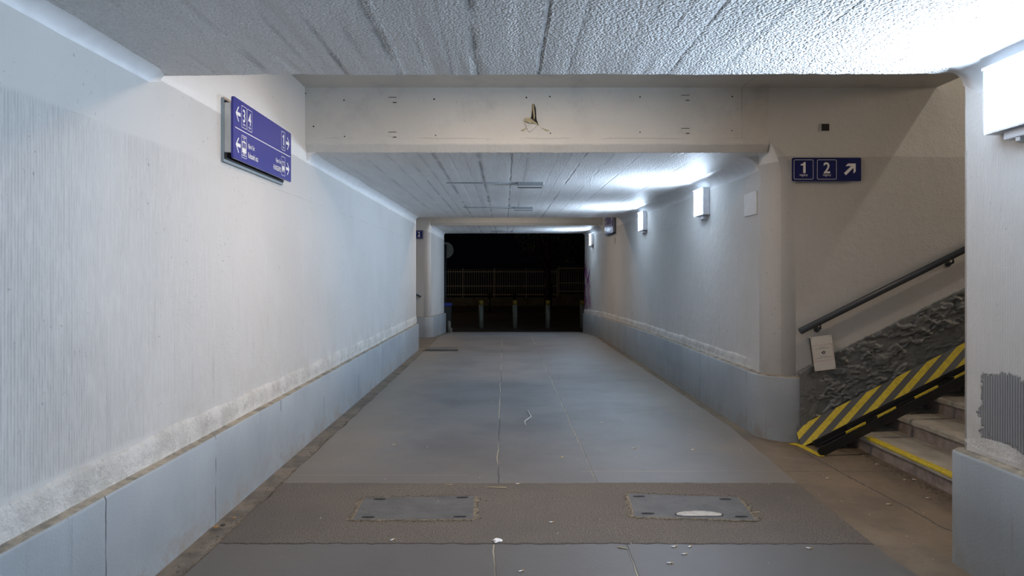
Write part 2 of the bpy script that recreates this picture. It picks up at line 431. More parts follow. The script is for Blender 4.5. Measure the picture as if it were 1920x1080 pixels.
def wall_plinth(name, A, Cn, B, R, top, bend=None, seed=0, stepB=.1, band=True, bandtop=.155):
    """painted plinth with a dirty ledge and a band of patched plaster over it"""
    prof = [(-.5, .057, 0), (-.02, .057, 0), (.0, .057, 0)]   # z rel. to top handled below
    bm = nb(); rows = []
    levels = [('abs', -.45, .058), ('rel', -.30, .058), ('rel', -.012, .058), ('rel', .0, .050), ('rel', .006, .016),
              ('rel', .012, .011), ('rel', .06, .017), ('rel', bandtop-.025, .013), ('rel', bandtop, .004), ('rel', bandtop+.004, -.01)]
    if not band: levels = levels[:5]+[('rel', .010, -.01)]
    for li, (kind, z, off) in enumerate(levels):
        pts = ring_pts(A, Cn, B, R, off, .09, stepB)
        row = []
        for p in pts:
            s = p.x*1.3+p.y
            w1 = nz(s*2.3, seed, li*.13); w2 = nz(s*9, seed+5, li*.7)
            t = top(p.y)
            zz = z if kind == 'abs' else t+z + (.006*w1+.004*w2 if li in (2, 3, 4, 5) else (.022*w1+.008*w2 if li >= 7 else 0))
            # push out a little for hand laid plaster
            e = .006*w2+.008*w1 if li in (3, 5, 6, 7) else .003*w1
            if bend and li >= 5: e = e*(1-bend(p))-(off+.004)*bend(p)
            row.append((p, zz, e))
        rows.append(row)
    base = ring_pts(A, Cn, B, R, 0, .09, stepB); outp = ring_pts(A, Cn, B, R, 1.0, .09, stepB)
    grid = []
    for row in rows:
        r = []
        for k, (p, z, e) in enumerate(row):
            kk = min(k, len(base)-1, len(outp)-1)
            d = (outp[kk]-base[kk]); d = d.normalized() if d.length > 0 else Vector((0, 0))
            r.append(bm.verts.new((p.x+d.x*e, p.y+d.y*e, z)))
        grid.append(r)
    m = min(len(r) for r in grid)
    for li, (p, q) in enumerate(zip(grid, grid[1:])):
        for k in range(m-1):
            f = bm.faces.new((p[k], p[k+1], q[k+1], q[k])); f.smooth = True
            f.material_index = 0 if li < 3 else (1 if li < 5 else 2)
    return struct(name, bm, ['plinth', 'ledge', 'patchband'])
_rp = ring_pts
def ring_pts(A, Cn, B, R, off=0.0, stepA=None, stepB=None, n=12):
    # keep the same number of points at every offset
    if stepA is None: return _rp(A, Cn, B, R, off, None, None, n)
    A_, C_, B_ = Vector(A), Vector(Cn), Vector(B)
    nA = max(1, int((A_-C_).length/stepA)); nB = max(1, int((B_-C_).length/stepB))
    a = (A_-C_).normalized(); b = (B_-C_).normalized(); c2 = C_-(a+b)*off; R2 = R+off
    s = c2+a*R2; e = c2+b*R2; cen = c2+(a+b)*R2; A2 = A_-b*off; B2 = B_-a*off
    pts = [A2.lerp(s, k/nA) for k in range(nA)]
    pts += [cen-b*R2*math.cos(PI/2*k/n)-a*R2*math.sin(PI/2*k/n) for k in range(n+1)]
    pts += [e.lerp(B2, k/nB) for k in range(1, nB+1)]
    return pts

YB = -6.5
wall_block('wall_left', (XL, YB), (XL, D3), (-6, D3), (-6, YB), lambda z: .05, (-.5, 3.4), ['wall'])
wall_block('wall_right', (XR, YB), (XR, D1), (10, D1), (10, YB), lambda z: .05, (-.5, 6.0), ['wall_patch', 'stair_wall'],
           lambda k, n: 0 if k < 12 else 1)
def Rc(z, zt): return .25 if z < zt-.22 else max(0.0, .25*math.cos(min(1, (z-(zt-.22))/.33)*PI/2))
zs2 = [-.5, 2.0]+[2.4+.03*k for k in range(16)]+[6.0]
wall_block('wall_right.001', (XR, D5), (XR, D2), (10, D2), (10, D5), lambda z: Rc(z, 2.70), zs2, ['wall', 'stair_wall'],
           lambda k, n: 0 if k < 9 else 1)
zs4 = [-.5, 2.0]+[2.45+.03*k for k in range(16)]+[3.4]
wall_block('wall_left.001', (XL, D5), (XL, D4), (-6, D4), (-6, D5), lambda z: .7*Rc(z, 2.78), zs4, ['wall', 'stair_wall'],
           lambda k, n: 0 if k < 9 else 1)
wall_plinth('baseboard_left', (XL, YB), (XL, D3), (-6, D3), .05, plinth_l, seed=1)
wall_plinth('baseboard_right', (XR, YB), (XR, D1), (4.2, D1), .05, plinth_r, seed=2, bandtop=.12, bend=lambda p: .8)
wall_plinth('baseboard_right.001', (XR, D5), (XR, D2), (2.76, D2), .25, plinth_r, seed=3, bandtop=.12, bend=lambda p: max(0, min(1, (7.6-p.y)/.8)), stepB=.02)
wall_plinth('baseboard_left.001', (XL, D5), (XL, D4), (-6, D4), .17, plinth_l, seed=4, band=False)

# ------------------------------------------------------------------ ceilings, lintels, coves
def ceiling_slab(name, y0, y1, zf, top, mat, ragged0=False, ragged1=False, x0=XL-.01, x1=XR+.01, nx=90):
    bm = nb(); ys = [y0+(y1-y0)*k/24 for k in range(25)]
    xs = [x0+(x1-x0)*k/nx for k in range(nx+1)]
    rnd = random.Random(3); off = []
    cur = 0
    for k in range(nx+1):
        if k % 4 == 0: cur = rnd.uniform(-.0012, .0012)
        off.append(cur)
    g = []
    for j, y in enumerate(ys):
        row = []
        for i, x in enumerate(xs):
            z = zf(x, y)+off[i]+.006*nz(x*1.4, y*.8)
            yy = y
            if (j == 24 and ragged1) or (j == 0 and ragged0): z += .004*nz(x*25, 3)+.003*nz(x*60, 9); yy += .008*nz(x*14, 7)
            row.append(bm.verts.new((x, yy, z)))
        g.append(row)
    for a, b in zip(g, g[1:]):
        for i in range(nx): bm.faces.new((a[i], a[i+1], b[i+1], b[i]))
    for row, yy in ((g[0], ys[0]), (g[-1], ys[-1])):
        t = [bm.verts.new((v.co.x, v.co.y, top)) for v in row]
        for i in range(nx): bm.faces.new((row[i], row[i+1], t[i+1], t[i]))
        if yy == ys[0]: t0 = t
        else:
            for i in range(nx): bm.faces.new((t0[i], t0[i+1], t[i+1], t[i]))
    return struct(name, bm, [mat])
zc1 = lambda x, y: 2.632+.008*(x+1.87)/4.35
zc2 = lambda x, y: 2.697+.053*(y-D2)/(D3-D2)
zc3 = lambda x, y: 2.785+.025*(y-D4)/(D5-D4)
ceiling_slab('ceiling', YB, D1, zc1, ZR+.1, 'ceiling', ragged1=True)
ceiling_slab('ceiling.001', D2+.30, D3, zc2, ZR+.1, 'ceiling2', ragged1=True)
ceiling_slab('ceiling.002', D4+.30, D5, zc3, ZR+.1, 'ceiling2')
bm = nb(); bx(bm, XL-.01, 4.05, D1-.01, D2+.01, ZR, ZR+.1); bx(bm, 3.95, 4.05, D1, D2, ZR+.1, 5.8); bx(bm, 3.95, 10, D1, D2, 5.8, 5.9)
struct('ceiling.003', bm, 'lintel')
bm = nb(); bx(bm, -6, XR+.01, D3-.01, D4+.01, ZR, ZR+.1); struct('ceiling.004', bm, 'lintel')

def lintel(name, y, zf, x0, x1, marks=False):
    bm = nb(); n = 240 if marks else 60
    prof = [(y+.30, 0), (y+.055, .0), (y+.048, .004), (y+.004, .066), (y, .076), (y, .30), (y, ZR-zf(0, y)+.05), (y+.3, ZR-zf(0, y)+.05)]
    prev = None
    for i in range(n+1):
        x = x0+(x1-x0)*i/n; r = []
        for j, (yy, dz) in enumerate(prof):
            e = .0035*nz(x*22, j*3.1)+.002*nz(x*55, j) if j in (1, 2, 3) else 0
            r.append(bm.verts.new((x, yy+(.003*nz(x*3, j) if 1 <= j <= 3 else 0), zf(x, y)+dz+e)))
        if prev:
            for j in range(len(prof)-1): bm.faces.new((prev[j], r[j], r[j+1], prev[j+1])).material_index = 1 if j == 0 else 0
        else: bm.faces.new(r)
        prev = r
    bm.faces.new(prev)
    if marks:   # drill holes and small sealed anchors, part of the plaster surface
        for px, py in ((645, 188), (646, 256), (814, 186), (817, 254), (987, 183), (1031, 181), (1032, 250), (1373, 181), (1372, 245), (1200, 182), (1200, 248), (573, 175), (588, 237)):
            p = at(px, py, y); r = random.uniform(.006, .010)
            v = [bm.verts.new((p.x+r*math.cos(t), y-.0015, p.z+r*math.sin(t))) for t in (k*PI/4 for k in range(8))]
            bm.faces.new(v).material_index = 2
    return struct(name, bm, ['lintel', 'ceiling2', 'void'])
lintel('trim_1', D2, zc2, XL, XR+.0, True)
lintel('trim_2', D4, zc3, XL-.0, XR, False)

def cove(name, side, y0, y1, zf, rx, rz, mat='cove'):
    bm = nb(); n = 10; prev = None; m = max(2, int((y1-y0)/.12))
    xw = XL if side < 0 else XR; s = 1 if side < 0 else -1
    for k in range(m+1):
        y = y0+(y1-y0)*k/m; r = []
        zc = zf(xw, y)
        for j in range(n+1):
            t = PI/2*j/n; e = 1+.10*nz(y*1.7, j*.1, side*3)+.05*nz(y*6, side)
            tp = min(1, max(0, (y1-y)/.12))**.5*.5+.5; x = xw+s*(rx*e*tp)*(1-math.cos(t)) ; z = zc+.004-(rz*e*tp)*(1-math.sin(t))
            r.append(bm.verts.new((x-s*.002*0, y, z)))
        r.append(bm.verts.new((xw-s*.02, y, zc+.03)))
        if prev:
            for j in range(len(r)-1): bm.faces.new((prev[j], r[j], r[j+1], prev[j+1])).smooth = j < n
        else: bm.faces.new(r)
        prev = r
    bm.faces.new(prev)
    return struct(name, bm, mat)
cove('trim_3', -1, YB, D1, zc1, .11, .075)
cove('trim_4', 1, YB, D1-.02, zc1, .20, .15)
cove('trim_5', -1, D2+.05, D3-.02, zc2, .11, .09)
cove('trim_6', 1, D2+.26, D3-.0, zc2, .19, .15)
cove('trim_7', -1, D4+.18, D5, zc3, .11, .09)
cove('trim_8', 1, D4+.05, D5, zc3, .16, .12)

# ------------------------------------------------------------------ floors
def slab(name, xl, xr, y0, y1, zf, mats, dy=.25, nx=6, edge=0):
    bm = nb(); n = max(1, int((y1-y0)/dy)); rows = []
    for k in range(n+1):
        y = y0+(y1-y0)*k/n; a, b = xl(y), xr(y); r = []
        for i in range(nx+1):
            x = a+(b-a)*i/nx
            if edge and i in (0, nx): x += edge*nz(y*3, i, 4)+edge*.5*nz(y*13, i, 2)
            r.append(bm.verts.new((x, y, zf(y)+.003*nz(x*.9, y*.9))))
        r = [bm.verts.new((r[0].co.x, y, zf(y)-.3))]+r+[bm.verts.new((r[-1].co.x, y, zf(y)-.3))]
        rows.append(r)
    for p, q in zip(rows, rows[1:]):
        for i in range(len(p)): bm.faces.new((p[i], p[(i+1) % len(p)], q[(i+1) % len(p)], q[i]))
    bm.faces.new(rows[0]); bm.faces.new(rows[-1])
    return struct(name, bm, mats)
def edge_r(y): return lerp_tab([(3.9, 2.115), (4.1, 2.13), (5.43, 2.19), (7.07, 2.295), (22, 2.30)], y)
slab('floor', lambda y: -1.645, edge_r, YB, D5, floor_z, 'asphalt', edge=.02)
slab('floor.001', lambda y: -6, lambda y: -1.66, YB, D5, lambda y: floor_z(y)-.016, 'gutter', nx=30)
slab('floor.002', lambda y: edge_r(y)+.012, lambda y: 10, YB, D5, lambda y: floor_z(y)-.014, 'apron', nx=12)
slab('floor.003', lambda y: -60, lambda y: 60, D5+.01, 90, lambda y: -.45+.0*y, 'road', dy=8, nx=8)
# ramp down to the street in front of the exit
bm = nb(); poly(bm, [(-6, D5-.005, -.26), (-6, D5+.9, -.455), (-6, D5-.005, -.8)], (16, 0, 0)); struct('floor.004', bm, 'road')

# ------------------------------------------------------------------ rough plaster dado on the stair wall
bm = nb(); xs0, xs1 = 2.735, 6.2; nx, nzz = 300, 130; g = []
def dado_top(x): return .62+.50*(x-2.70)+.016*nz(x*9, 1)+.008*nz(x*30, 2) if x > 2.72 else .61
for i in range(nx+1):
    t = i/nx; x = xs0+(xs1-xs0)*(t**1.25); row = []
    tp = dado_top(x); bot = max(-.05, -.05+.45*(x-3.0))
    for j in range(nzz+1):
        z = bot+(tp-bot)*j/nzz
        def sm(t, a, b):
            t = max(0, min(1, (t-a)/(b-a))); return t*t*(3-2*t)
        wx, wz = x+.05*nz(x*7, z*7, 2), z+.05*nz(x*7, z*7, 11)
        t1 = nz(wx*6, wz*9, 1)+.45*nz(wx*15, wz*19, 4)+.2*nz(wx*38, wz*42, 8)
        t2 = nz(wx*13, wz*17, 21)+.4*nz(wx*33, wz*36, 24)
        mask = max(.12, min(1, .8+1.6*nz(x*1.3, z*1.5, 7)))
        if x > 3.75 and z < dado_top(x)-.3: mask *= .25
        h = .012+mask*(.017*sm(t1, .02, .16)*(1-.5*sm(t1, .25, .6))+.013*sm(t2, .10, .24)+.006*abs(t1))+.0025*nz(x*55, z*55)
        if j in (0, nzz): h = -.01
        bl = max(0, min(1, (x-2.79)/.22)); h = .074*(1-bl)+h*bl+(.004*mask*sm(t2, .1, .24)*(1-bl))
        if j in (0, nzz): h = -.01
        row.append(bm.verts.new((x, D2-h, z)))
    g.append(row)
for a, b in zip(g, g[1:]):
    for j in range(nzz): bm.faces.new((a[j], b[j], b[j+1], a[j+1])).smooth = True
struct('wall_stair_dado', bm, 'rough').name = 'trim_9'

# ------------------------------------------------------------------ staircase
stairs = thing('staircase', 'flight of worn concrete steps rising to the right behind the corner pillar', 'stairs', (3.145, 5.0, 0))
X1, RUN, RISE = 3.145, .365, .1565
for k in range(13):
    x0 = X1+RUN*k; z1 = -.02+RISE*(k+1); x1 = 9.9
    bm = nb()
    n = 40; prof = [(x0+.035, z1-RISE-.12), (x0+.03, z1-.055), (x0+.004, z1-.045), (x0, z1-.012), (x0+.008, z1-.002), (x0+.03, z1), (x0+RUN+.05, z1), (x0+RUN+.05, z1-RISE-.12)]
    prev = None
    for i in range(n+1):
        y = D1+.07+(D2-D1-.10)*i/n; r = []
        for j, (x, z) in enumerate(prof):
            e = .006*nz(y*11, j*2.3, k)+.004*nz(y*31, j, k) if j in (0, 1, 2, 3, 4) else 0
            r.append(bm.verts.new((x+e-3.145, y-5.0, z+(e*.7 if j in (3, 4) else 0))))
        if prev:
            for j in range(len(prof)):
                f = bm.faces.new((prev[j], r[j], r[(j+1) % len(r)], prev[(j+1) % len(r)])); f.material_index = 1 if j < 2 else 0
        else: bm.faces.new(r)
        prev = r
    bm.faces.new(prev)
    st = obj('step', bm, ['step', 'riser'], stairs)
    if k == 0:
        bm = nb(); prev = None
        for i in range(61):
            y = D1+.05+(6.02-D1-.05)*i/60; e = .006*nz(y*11, 4*2.3, 0); wv = .004*nz(y*25, 1)
            r = [bm.verts.new((x+e-3.145, y-5.0, z)) for x, z in ((x0-.0035, z1-.020), (x0-.0045, z1-.008), (x0+.004, z1+.002), (x0+.045+wv, z1+.0035), (x0+.045+wv, z1-.004))]
            if prev:
                for j in range(4): bm.faces.new((prev[j], r[j], r[j+1], prev[j+1]))
            prev = r
        o = obj('nosing_stripe', bm, 'yellow', st); o['label'] = 'yellow painted nosing stripe'

# ------------------------------------------------------------------ bicycle ramp beside the wall
SL = .505
ramp = thing('wheel_ramp', 'black steel wheel channel with yellow and grey striped board climbing the stairs', 'ramp', (2.72, 6.2, 0))
def rp(x, y, z): return (x-2.72, y-6.2, z)
L = 4.6
# striped board leaning against the wall
bm = nb(); y_top, y_bot = 6.435, 6.31
def brd(u, v, out=0):   # u along x, v 0 bottom..1 top
    x = 2.70+u; z0 = .0+SL*u
    return Vector(rp(x, y_bot+(y_top-y_bot)*v-out*.8, z0-.03+v*.15+out*.5))
per, off = .255, 0
def board_poly(bm, ua, ub, sh, out, mi):
    pts = [brd(max(ua, 0), 0, out), brd(ub, 0, out), brd(ub+sh, 1, out), brd(max(ua, 0)+sh if ua >= 0 else max(0, ua+sh), 1, out)]
    poly(bm, pts, (0, .004, -.002), mi)
a = [brd(0.0, 0), brd(L, 0), brd(L, 1), brd(.02, 1)]; poly(bm, a, (0, .012, -.004))
bd = obj('ramp_board', bm, 'dark_grey', ramp)
SH = .40; u = -.30
while u < L-.6:
    bm = nb(); ua, ub = u, u+.14
    if ua >= 0: q = [brd(ua, 0, .004), brd(ub, 0, .004), brd(ub+SH, 1, .004), brd(ua+SH, 1, .004)]
    elif ub > .0: q = [brd(0, 0, .004), brd(ub, 0, .004), brd(ub+SH, 1, .004), brd(ua+SH, 1, .004), brd(0, -ua/SH, .004)]
    else: q = [brd(0, -ub/SH, .004), brd(ub+SH, 1, .004), brd(max(.02, ua+SH), 1, .004)] + ([brd(0, -ua/SH, .004)] if -ua < SH else [])
    poly(bm, q, (0, .004, -.002)); o = obj('hazard_stripe', bm, 'yellow', bd); o['label'] = 'yellow diagonal hazard stripe'; u += .28
def flange(name, y, x0, z0, h, parent, th=.012):
    bm = nb(); n = 8
    pts = []
    for k in range(n+1):
        t = PI/2+PI*k/n; pts.append((x0+h*.5+h*.5*math.cos(t)*1.2, z0+h*.5+h*.5*math.sin(t)))
    up = [(x0+L, z0+SL*L+h), ]; lo = [(x0+L, z0+SL*L)]
    P = [(px, pz) for px, pz in pts]+lo+up
    poly(bm, [rp(px, y, pz) for px, pz in P], (0, th, 0))
    return obj(name, bm, 'black', parent)
fa = flange('inner_flange', 6.20, 2.77, .0, .075, ramp)
fb = flange('outer_flange', 5.95, 2.70, -.012, .085, ramp, .02)
bm = nb(); pts = [rp(2.80, 6.17, .03), rp(2.80, 6.31, .03), rp(2.80+L, 6.31, .03+SL*L), rp(2.80+L, 6.17, .03+SL*L)]; poly(bm, pts, (0, 0, -.012))
obj('channel_floor', bm, 'black', ramp)
for x0, ln in ((2.93, .17), (3.20, .16), (3.52, .20), (3.86, .15), (4.2, .2), (4.6, .2), (5.0, .2)):
    n = 8; prev = None; bm = nb()
    for k in range(n+1):
        x = x0+ln*k/n; z = -.012+SL*(x-2.70)+.0867; wv = .006*nz(x*40, 2)+.003
        r = [bm.verts.new(rp(x, 5.948, z-.009-wv)), bm.verts.new(rp(x, 5.948, z+.004)), bm.verts.new(rp(x, 5.965, z+.004))]
        if prev:
            for j in range(2): bm.faces.new((prev[j], r[j], r[j+1], prev[j+1]))
        prev = r
    o = obj('edge_marking', bm, 'yellow', fb); o['label'] = 'worn yellow dash on the upper edge'
for k in range(5):   # cross ties carrying the outer flange
    x = 3.05+k*.9; bm = nb(); bx(bm, x-2.72, x+.05-2.72, 5.965-6.2, 6.2-6.2, SL*(x-2.70)-.005, SL*(x-2.70)+.012); obj('cross_tie', bm, 'black', ramp)
bm = nb()   # yellow line on the ground at the foot of the ramp
a = [(2.60, 6.36), (2.66, 6.30), (2.69, 5.93), (2.74, 5.93), (2.72, 6.32), (2.68, 6.40)]
poly(bm, [(x-2.72, y-6.2, -.010) for x, y in a], (0, 0, .004))
o = obj('foot_marking', bm, 'yellow', ramp); o['label'] = 'worn yellow line on the ground at the ramp foot'

# ------------------------------------------------------------------ handrails
def handrail(label, p0, p1, brs, rz=0, r=.030):
    t = thing('handrail', label, 'handrail', p0)
    v = Vector(p1)-Vector(p0); bm = nb(); tube(bm, [(0, 0, 0), tuple(v)], r, 20); obj('rail', bm, 'rail', t)
    for f in brs:
        q = v*f; bm = nb(); tube(bm, [q+Vector((0, 0, -r*.8)), q+Vector((.0, 0, -.065)), q+Vector((0, .04, -.08)), q+Vector((0, .085, -.08))], .011, 8)
        tube(bm, [q+Vector((0, .072, -.08)), q+Vector((0, .082, -.08))], .028, 12)
        obj('bracket', bm, 'rail', t)
    return t
handrail('dark grey tubular handrail rising along the right-hand stair wall', (2.735, 6.415, 1.02), (6.9, 6.415, 1.02+.497*4.165), (.045, .34, .67))
handrail('short dark handrail end poking out beside the far left corner', (-2.10, 17.47, .985), (-5.4, 17.47, 2.5), (.06, .5))

# ------------------------------------------------------------------ signs
def text_bm(bm, s, size, x, z, y, bold=0.0, align='LEFT', sx=1.0, mi=0):
    if s == '1':
        P = [(372, 275), (412, 275), (412, 520), (355, 520), (355, 350), (298, 350), (298, 318), (330, 315), (355, 300)]
        q = [(x+(a-355)/245*.72*size*sx*1.05, z+(520-b)/245*.72*size) for a, b in P]
        flat(bm, [q[0], q[1], q[2], q[3], q[4], q[8]], y); flat(bm, [q[4], q[5], q[6], q[7], q[8]], y); return
    cu = bpy.data.curves.new('t', 'FONT'); cu.body = s; cu.size = 1; cu.offset = bold; cu.extrude = .0
    cu.align_x = align; cu.resolution_u = 4
    to = bpy.data.objects.new('t', cu); C.objects.link(to)
    dg = bpy.context.evaluated_depsgraph_get(); me = bpy.data.meshes.new_from_object(to.evaluated_get(dg))
    b0 = len(bm.verts); vs = [bm.verts.new((x+v.co.x*size*sx, y, z+v.co.y*size)) for v in me.vertices]
    for p in me.polygons:
        try: bm.faces.new([vs[i] for i in p.vertices]).material_index = mi
        except ValueError: pass
    bpy.data.objects.remove(to); bpy.data.curves.remove(cu); bpy.data.meshes.remove(me)
def rrect(x0, x1, z0, z1, r, n=5):
    P = []
    for cx, cz, a in ((x1-r, z1-r, 0), (x0+r, z1-r, 1), (x0+r, z0+r, 2), (x1-r, z0+r, 3)):
        for k in range(n+1):
            t = PI/2*(a+k/n); P.append((cx+r*math.cos(t), cz+r*math.sin(t)))
    return P
def frame(bm, x0, x1, z0, z1, r, wd, y):
    a = rrect(x0, x1, z0, z1, r); b = rrect(x0+wd, x1-wd, z0+wd, z1-wd, max(r-wd, .001)); n = len(a)
    va = [bm.verts.new((p[0], y, p[1])) for p in a]; vb = [bm.verts.new((p[0], y, p[1])) for p in b]
    for k in range(n): bm.faces.new((va[k], va[(k+1) % n], vb[(k+1) % n], vb[k]))
def flat(bm, pts, y): bm.faces.new([bm.verts.new((p[0], y, p[1])) for p in pts])
def rect(bm, x0, x1, z0, z1, y): flat(bm, [(x0, z0), (x1, z0), (x1, z1), (x0, z1)], y)
def arrow(bm, cx, cz, wd, h, y, d=-1):
    """horizontal arrow, tip to the left when d is -1"""
    t = h*.17; hw = wd/2
    tip = cx+d*hw
    P = [(tip, cz), (tip-d*hw*1.0, cz+h/2), (tip-d*(hw*1.0+t*.9), cz+h/2-.0), (tip-d*(t*1.5), cz+h*.12), (cx-d*hw, cz+h*.12), (cx-d*hw, cz-h*.12), (tip-d*(t*1.5), cz-h*.12),
         (tip-d*(hw*1.0+t*.9), cz-h/2), (tip-d*hw*1.0, cz-h/2)]
    n = Vector
    fs = [[P[0], P[1], P[2], P[3]], [P[0], P[3], P[6]], [P[0], P[6], P[7], P[8]], [P[3], P[4], P[5], P[6]]]
    for f in fs: flat(bm, f, y)

def direction_board(label):
    t = thing('direction_sign', label, 'sign', (XL, 4.58, 2.32), PI/2)
    W, H = 1.24, .41
    bm = nb(); bx(bm, 0, W-.03, -.012, 0, -.02, H-.02, 0); bx(bm, -.006, W-.024, -.018, -.012, -.026, -.014); bx(bm, -.008, 0, -.018, 0, -.026, H-.014); bx(bm, W-.03, W-.022, -.018, 0, -.026, H-.014)
    o = obj('backing_plate', bm, 'sign_pale', t)
    bm = nb(); bx(bm, .012, W-.04, -.030, -.012, -.004, H-.03); obj('rear_recess', bm, 'sign_back', o)
    bm = nb(); bx(bm, -.003, .03, -.063, -.018, .035, H-.045, bev=.003); obj('spacer_profile', bm, 'alu', t); bm = nb(); bx(bm, W-.08, W-.05, -.062, -.02, .02, H-.07, bev=.003); obj('spacer_profile', bm, 'alu', t)
    bm = nb(); P = rrect(0, W, 0, H, .018); poly(bm, [(p[0], -.078, p[1]) for p in P], (0, .014, 0))
    pan = obj('sign_panel', bm, 'sign_blue', t)
    y = -.0795; z0 = 2.32
    bm = nb(); Z = lambda z: z-z0
    for ax, az, ad in ((.082, 2.628, -1), (.082, 2.418, -1), (1.145, 2.628, 1), (1.145, 2.418, 1)):
        bm = nb(); arrow(bm, ax, Z(az), .085, .10, y, ad); obj('arrow_marking', bm, 'sign_white', pan)
    bm = nb(); rect(bm, .03, W-.03, Z(2.5255), Z(2.5315), y); obj('divider_line', bm, 'sign_white', pan)
    for a, b, c, d in ((.14, .235, 2.552, 2.702), (.245, .34, 2.552, 2.702), (.985, 1.08, 2.552, 2.702), (.14, .235, 2.347, 2.5), (.985, 1.08, 2.347, 2.5)):
        bm = nb(); frame(bm, a, b, Z(c), Z(d), .008, .0035, y); obj('box_outline', bm, 'sign_white', pan)
    def put(nm, *a, **k):
        bm = nb(); text_bm(bm, *a, **k); obj(nm, bm, 'sign_white', pan)
    for s, x in (('3', .1875), ('4', .2925), ('1', 1.0325)):
        put('numeral', s, .122, x, Z(2.594), y, .016, 'CENTER', .85); put('lettering', 'vágány', .022, x, Z(2.571), y, .004, 'CENTER', .9)
    put('lettering', 'Kijárat / Exit', .044, .262, Z(2.432), y, .012, sx=.56)
    put('lettering', 'Kolozsvári utca', .056, .262, Z(2.364), y, .012, sx=.56)
    put('lettering', 'Kijárat / Exit', .044, .975, Z(2.432), y, .012, 'RIGHT', .56)
    put('lettering', 'HUNGEXPO', .054, .975, Z(2.366), y, .012, 'RIGHT', .62)
    # tram pictogram (left) and bus pictogram (right)
    bm = nb(); cx = .1875
    rect(bm, cx-.036, cx+.036, Z(2.486), Z(2.489), y)
    frame(bm, cx-.014, cx+.014, Z(2.462), Z(2.484), .006, .003, y)
    rect(bm, cx-.036, cx+.036, Z(2.452), Z(2.460), y)
    rect(bm, cx-.036, cx-.028, Z(2.40), Z(2.452), y); rect(bm, cx+.028, cx+.036, Z(2.40), Z(2.452), y); rect(bm, cx-.003, cx+.003, Z(2.415), Z(2.452), y)
    rect(bm, cx-.036, cx+.036, Z(2.384), Z(2.415), y); rect(bm, cx-.018, cx-.006, Z(2.372), Z(2.384), y); rect(bm, cx+.006, cx+.018, Z(2.372), Z(2.384), y)
    rect(bm, cx-.036, cx+.036, Z(2.362), Z(2.367), y)
    obj('tram_pictogram', bm, 'sign_white', pan); bm = nb(); cx = 1.0325
    frame(bm, cx-.032, cx+.032, Z(2.392), Z(2.462), .006, .005, y); rect(bm, cx-.032, cx+.032, Z(2.392), Z(2.422), y)
    rect(bm, cx-.028, cx-.012, Z(2.376), Z(2.394), y); rect(bm, cx+.008, cx+.024, Z(2.376), Z(2.394), y); rect(bm, cx-.003, cx+.003, Z(2.42), Z(2.46), y)
    obj('bus_pictogram', bm, 'sign_white', pan)
    return t
db = direction_board('large blue-violet hanging direction sign with 3, 4 and 1 on the left wall')
dup(db, (XR, 16.62, 2.47), -PI/2, 'distant glossy direction sign high on the far right wall, top hidden by the ceiling')

def platform_sign(label, loc, W, glyphs, arrow_pts, name='platform_sign'):
    t = thing(name, label, 'sign', loc)
    k = .0004115; H = 530*k
    bm = nb(); poly(bm, [(p[0], -.034, p[1]) for p in rrect(0, W, 0, H, .012)], (0, .008, 0)); pan = obj('sign_panel', bm, 'sign_navy', t)
    bm = nb(); bx(bm, .03, W-.03, -.026, 0, .015, H-.03); obj('mounting_frame', bm, 'sign_back', t)
    y = -.0352
    for g, cx in glyphs:
        bm = nb(); frame(bm, cx-.091, cx+.091, .0155, H-.0185, .012, .0038, y); obj('box_outline', bm, 'sign_white', pan)
        bm = nb(); text_bm(bm, g, .142, cx-(.004 if g == '1' else 0), .0745, y, .020, 'CENTER', .92); obj('numeral', bm, 'sign_white', pan)
        bm = nb(); text_bm(bm, 'vágány', .031, cx, .048, y, .003, 'CENTER', .95); obj('lettering', bm, 'sign_white', pan)
    bm = nb()
    for f in arrow_pts: flat(bm, f, y)
    obj('arrow_marking', bm, 'sign_white', pan)
    return t
k_ = .0004115
def ap(*pts, W=0, flip=False): return [((x-110)*k_ if not flip else W-(x-110)*k_, (700-y)*k_) for x, y in pts]
arr = [ap((1375, 302), (1550, 302), (1498, 362), (1318, 362)), ap((1550, 302), (1550, 485), (1498, 530), (1498, 362)), ap((1445, 362), (1498, 362), (1498, 400), (1330, 568), (1283, 520))]
platform_sign('navy sign reading 1, 2 and a diagonal arrow on the wall above the handrail', (2.682, D2, 2.418), .644, (('1', .1066), ('2', .3235)), arr)
W = .644
arrf = [ap((1375, 302), (1550, 302), (1498, 362), (1318, 362), W=W, flip=True), ap((1550, 302), (1550, 485), (1498, 530), (1498, 362), W=W, flip=True), ap((1445, 362), (1498, 362), (1498, 400), (1330, 568), (1283, 520), W=W, flip=True)]
platform_sign('distant navy sign showing a 2, half hidden behind the far left wall corner', (-2.055-W, D4, 2.44), W, (('1', W-.3235), ('2', W-.1066)), arrf)

